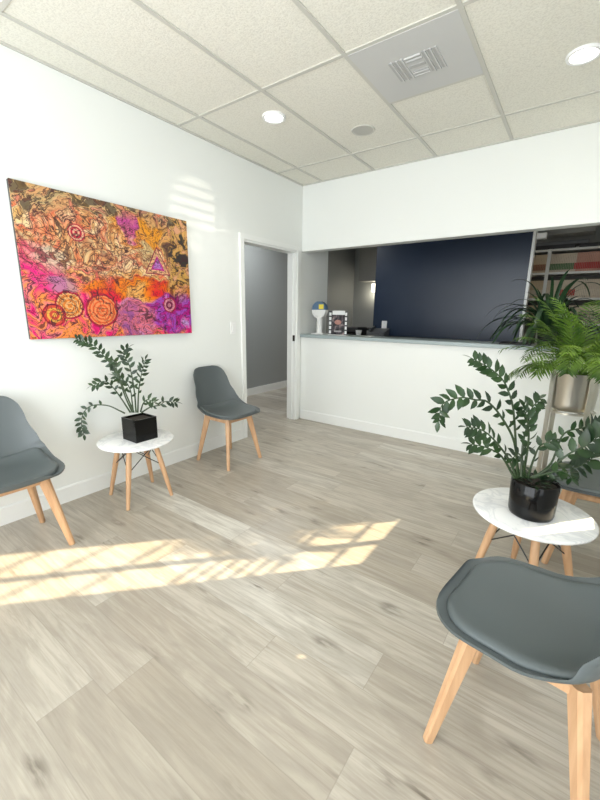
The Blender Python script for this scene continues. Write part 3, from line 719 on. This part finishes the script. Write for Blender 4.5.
bc = thing('base_cabinet', 'dark base cabinet below the hanging gray cabinet in the far corner', 'cabinet', (0, 0, 0))
MB().box(-1.40, .2, 3.45, 3.975, 0, .98).build('body', M_cab, bc); MB().box(-1.40, .22, 3.42, 3.975, .981, 1.02).build('worktop', M_blackm, bc)

# filing shelves
M_sh = mat('shelf_enamel', (.60, .60, .56), .45)
fs = thing('filing_shelf', 'pale metal filing shelf full of folders beyond the end of the navy wall', 'shelf', (0, 0, 0))
SX0, SX1, SY0, SY1 = 1.98, 3.26, 2.6, 2.95
lv_ = [.55, .88, 1.21, 1.545, 1.885, 2.185]
up_ = [SX0, 2.265, SX1-.04]
for z in lv_: MB().box(SX0, SX1, SY0+.002, SY1, z-.014, z+.014).build('shelf_board', M_sh, fs)
for x in up_: MB().box(x, x+.042, SY0-.012, SY0+.002, 0, 2.20).build('upright', M_sh, fs)
MB().box(SX0, SX1, SY1, SY1+.01, 0, 2.2).build('back_panel', mat('shelf_back', (.08, .075, .065), .7), fs)
rnd = random.Random(5)
cols_ = {'manila': (.52, .40, .26), 'salmon': (.50, .27, .20), 'pale': (.56, .47, .36)}
tabs_ = {'red': (.42, .05, .04), 'green': (.10, .17, .07), 'brown': (.24, .10, .05), 'cream': (.60, .52, .40)}
FM = {k: mat('folder_'+k, v, .7) for k, v in cols_.items()}; TM = {k: mat('tab_'+k, v, .6) for k, v in tabs_.items()}
proto = {}
ROWN = {0: 'lowest', 1: 'second lowest', 2: 'middle', 3: 'upper'}
def folder(x, z, hgt, ck, tk, row, seg):
    key = (ck, tk)
    lab = '%s file folder with %s tab, %s row, %s' % (ck, tk, row, seg)
    if key not in proto:
        t = thing('file_folder', lab, 'file folder', (x, SY0+.012, z), 0, 'file folders')
        MB().box(0, .0165, 0, .24, 0, .235).build('cover', FM[ck], t)
        MB().box(.0005, .016, -.004, 0, .03, .11).build('tab', TM[tk], t)
        proto[key] = t
    else:
        t = copy_tree(proto[key]); t.location = (x, SY0+.012, z); t['label'] = lab
    t['group'] = '%s folders with %s tabs, %s row %s' % (ck, tk, row, seg)
for row, z in (('middle', 1.21), ('upper', 1.545), ('top', 1.885)):
    x = SX0+.05
    while x < SX1-.06:
        seg = 'left of the upright' if x < 2.26 else 'right of the upright'
        if x < 2.26: tk = 'brown' if row == 'top' else 'cream'
        elif row == 'top': tk = 'green' if x < 2.58 else 'red'
        elif row == 'upper': tk = 'red' if 2.45 < x < 2.62 or x > 2.95 else 'cream'
        else: tk = 'cream'
        ck = 'manila' if x < 2.26 else ('salmon' if row == 'top' and x > 2.6 else 'pale')
        folder(x, z+.0142, .23, ck, tk, row, seg)
        x += .019
for i, (xa, xb, ya, za, zb, cl) in enumerate(((2.02, 2.56, 2.62, 2.20, 2.255, M_blackm), (2.60, 2.95, 2.63, 2.20, 2.25, M_blackm), (2.08, 2.70, 2.66, 2.256, 2.305, M_ph))):
    tag(MB().box(xa, xb, ya, 2.9, za, zb, .006).build('binder_box', cl),
        ['flat black box lying on top of the filing shelf, at its left end', 'flat black box lying on top of the filing shelf, toward the right', 'long dark gray box stacked above the flat black box on filing shelf'][i], 'box', 'dark boxes on top of the filing shelf')
lb = thing('ceiling_lamp_box', 'long gray box light hanging above the filing shelf', 'ceiling light', (0, 0, 0))
MB().box(2.20, 2.75, 2.45, 2.75, 2.36, 2.44, .004).build('housing', M_cab, lb)
for x in (2.3, 2.65): MB().tube([(x, 2.6, 2.44), (x, 2.6, H)], .006, 8).build('hanger', M_steel, lb)
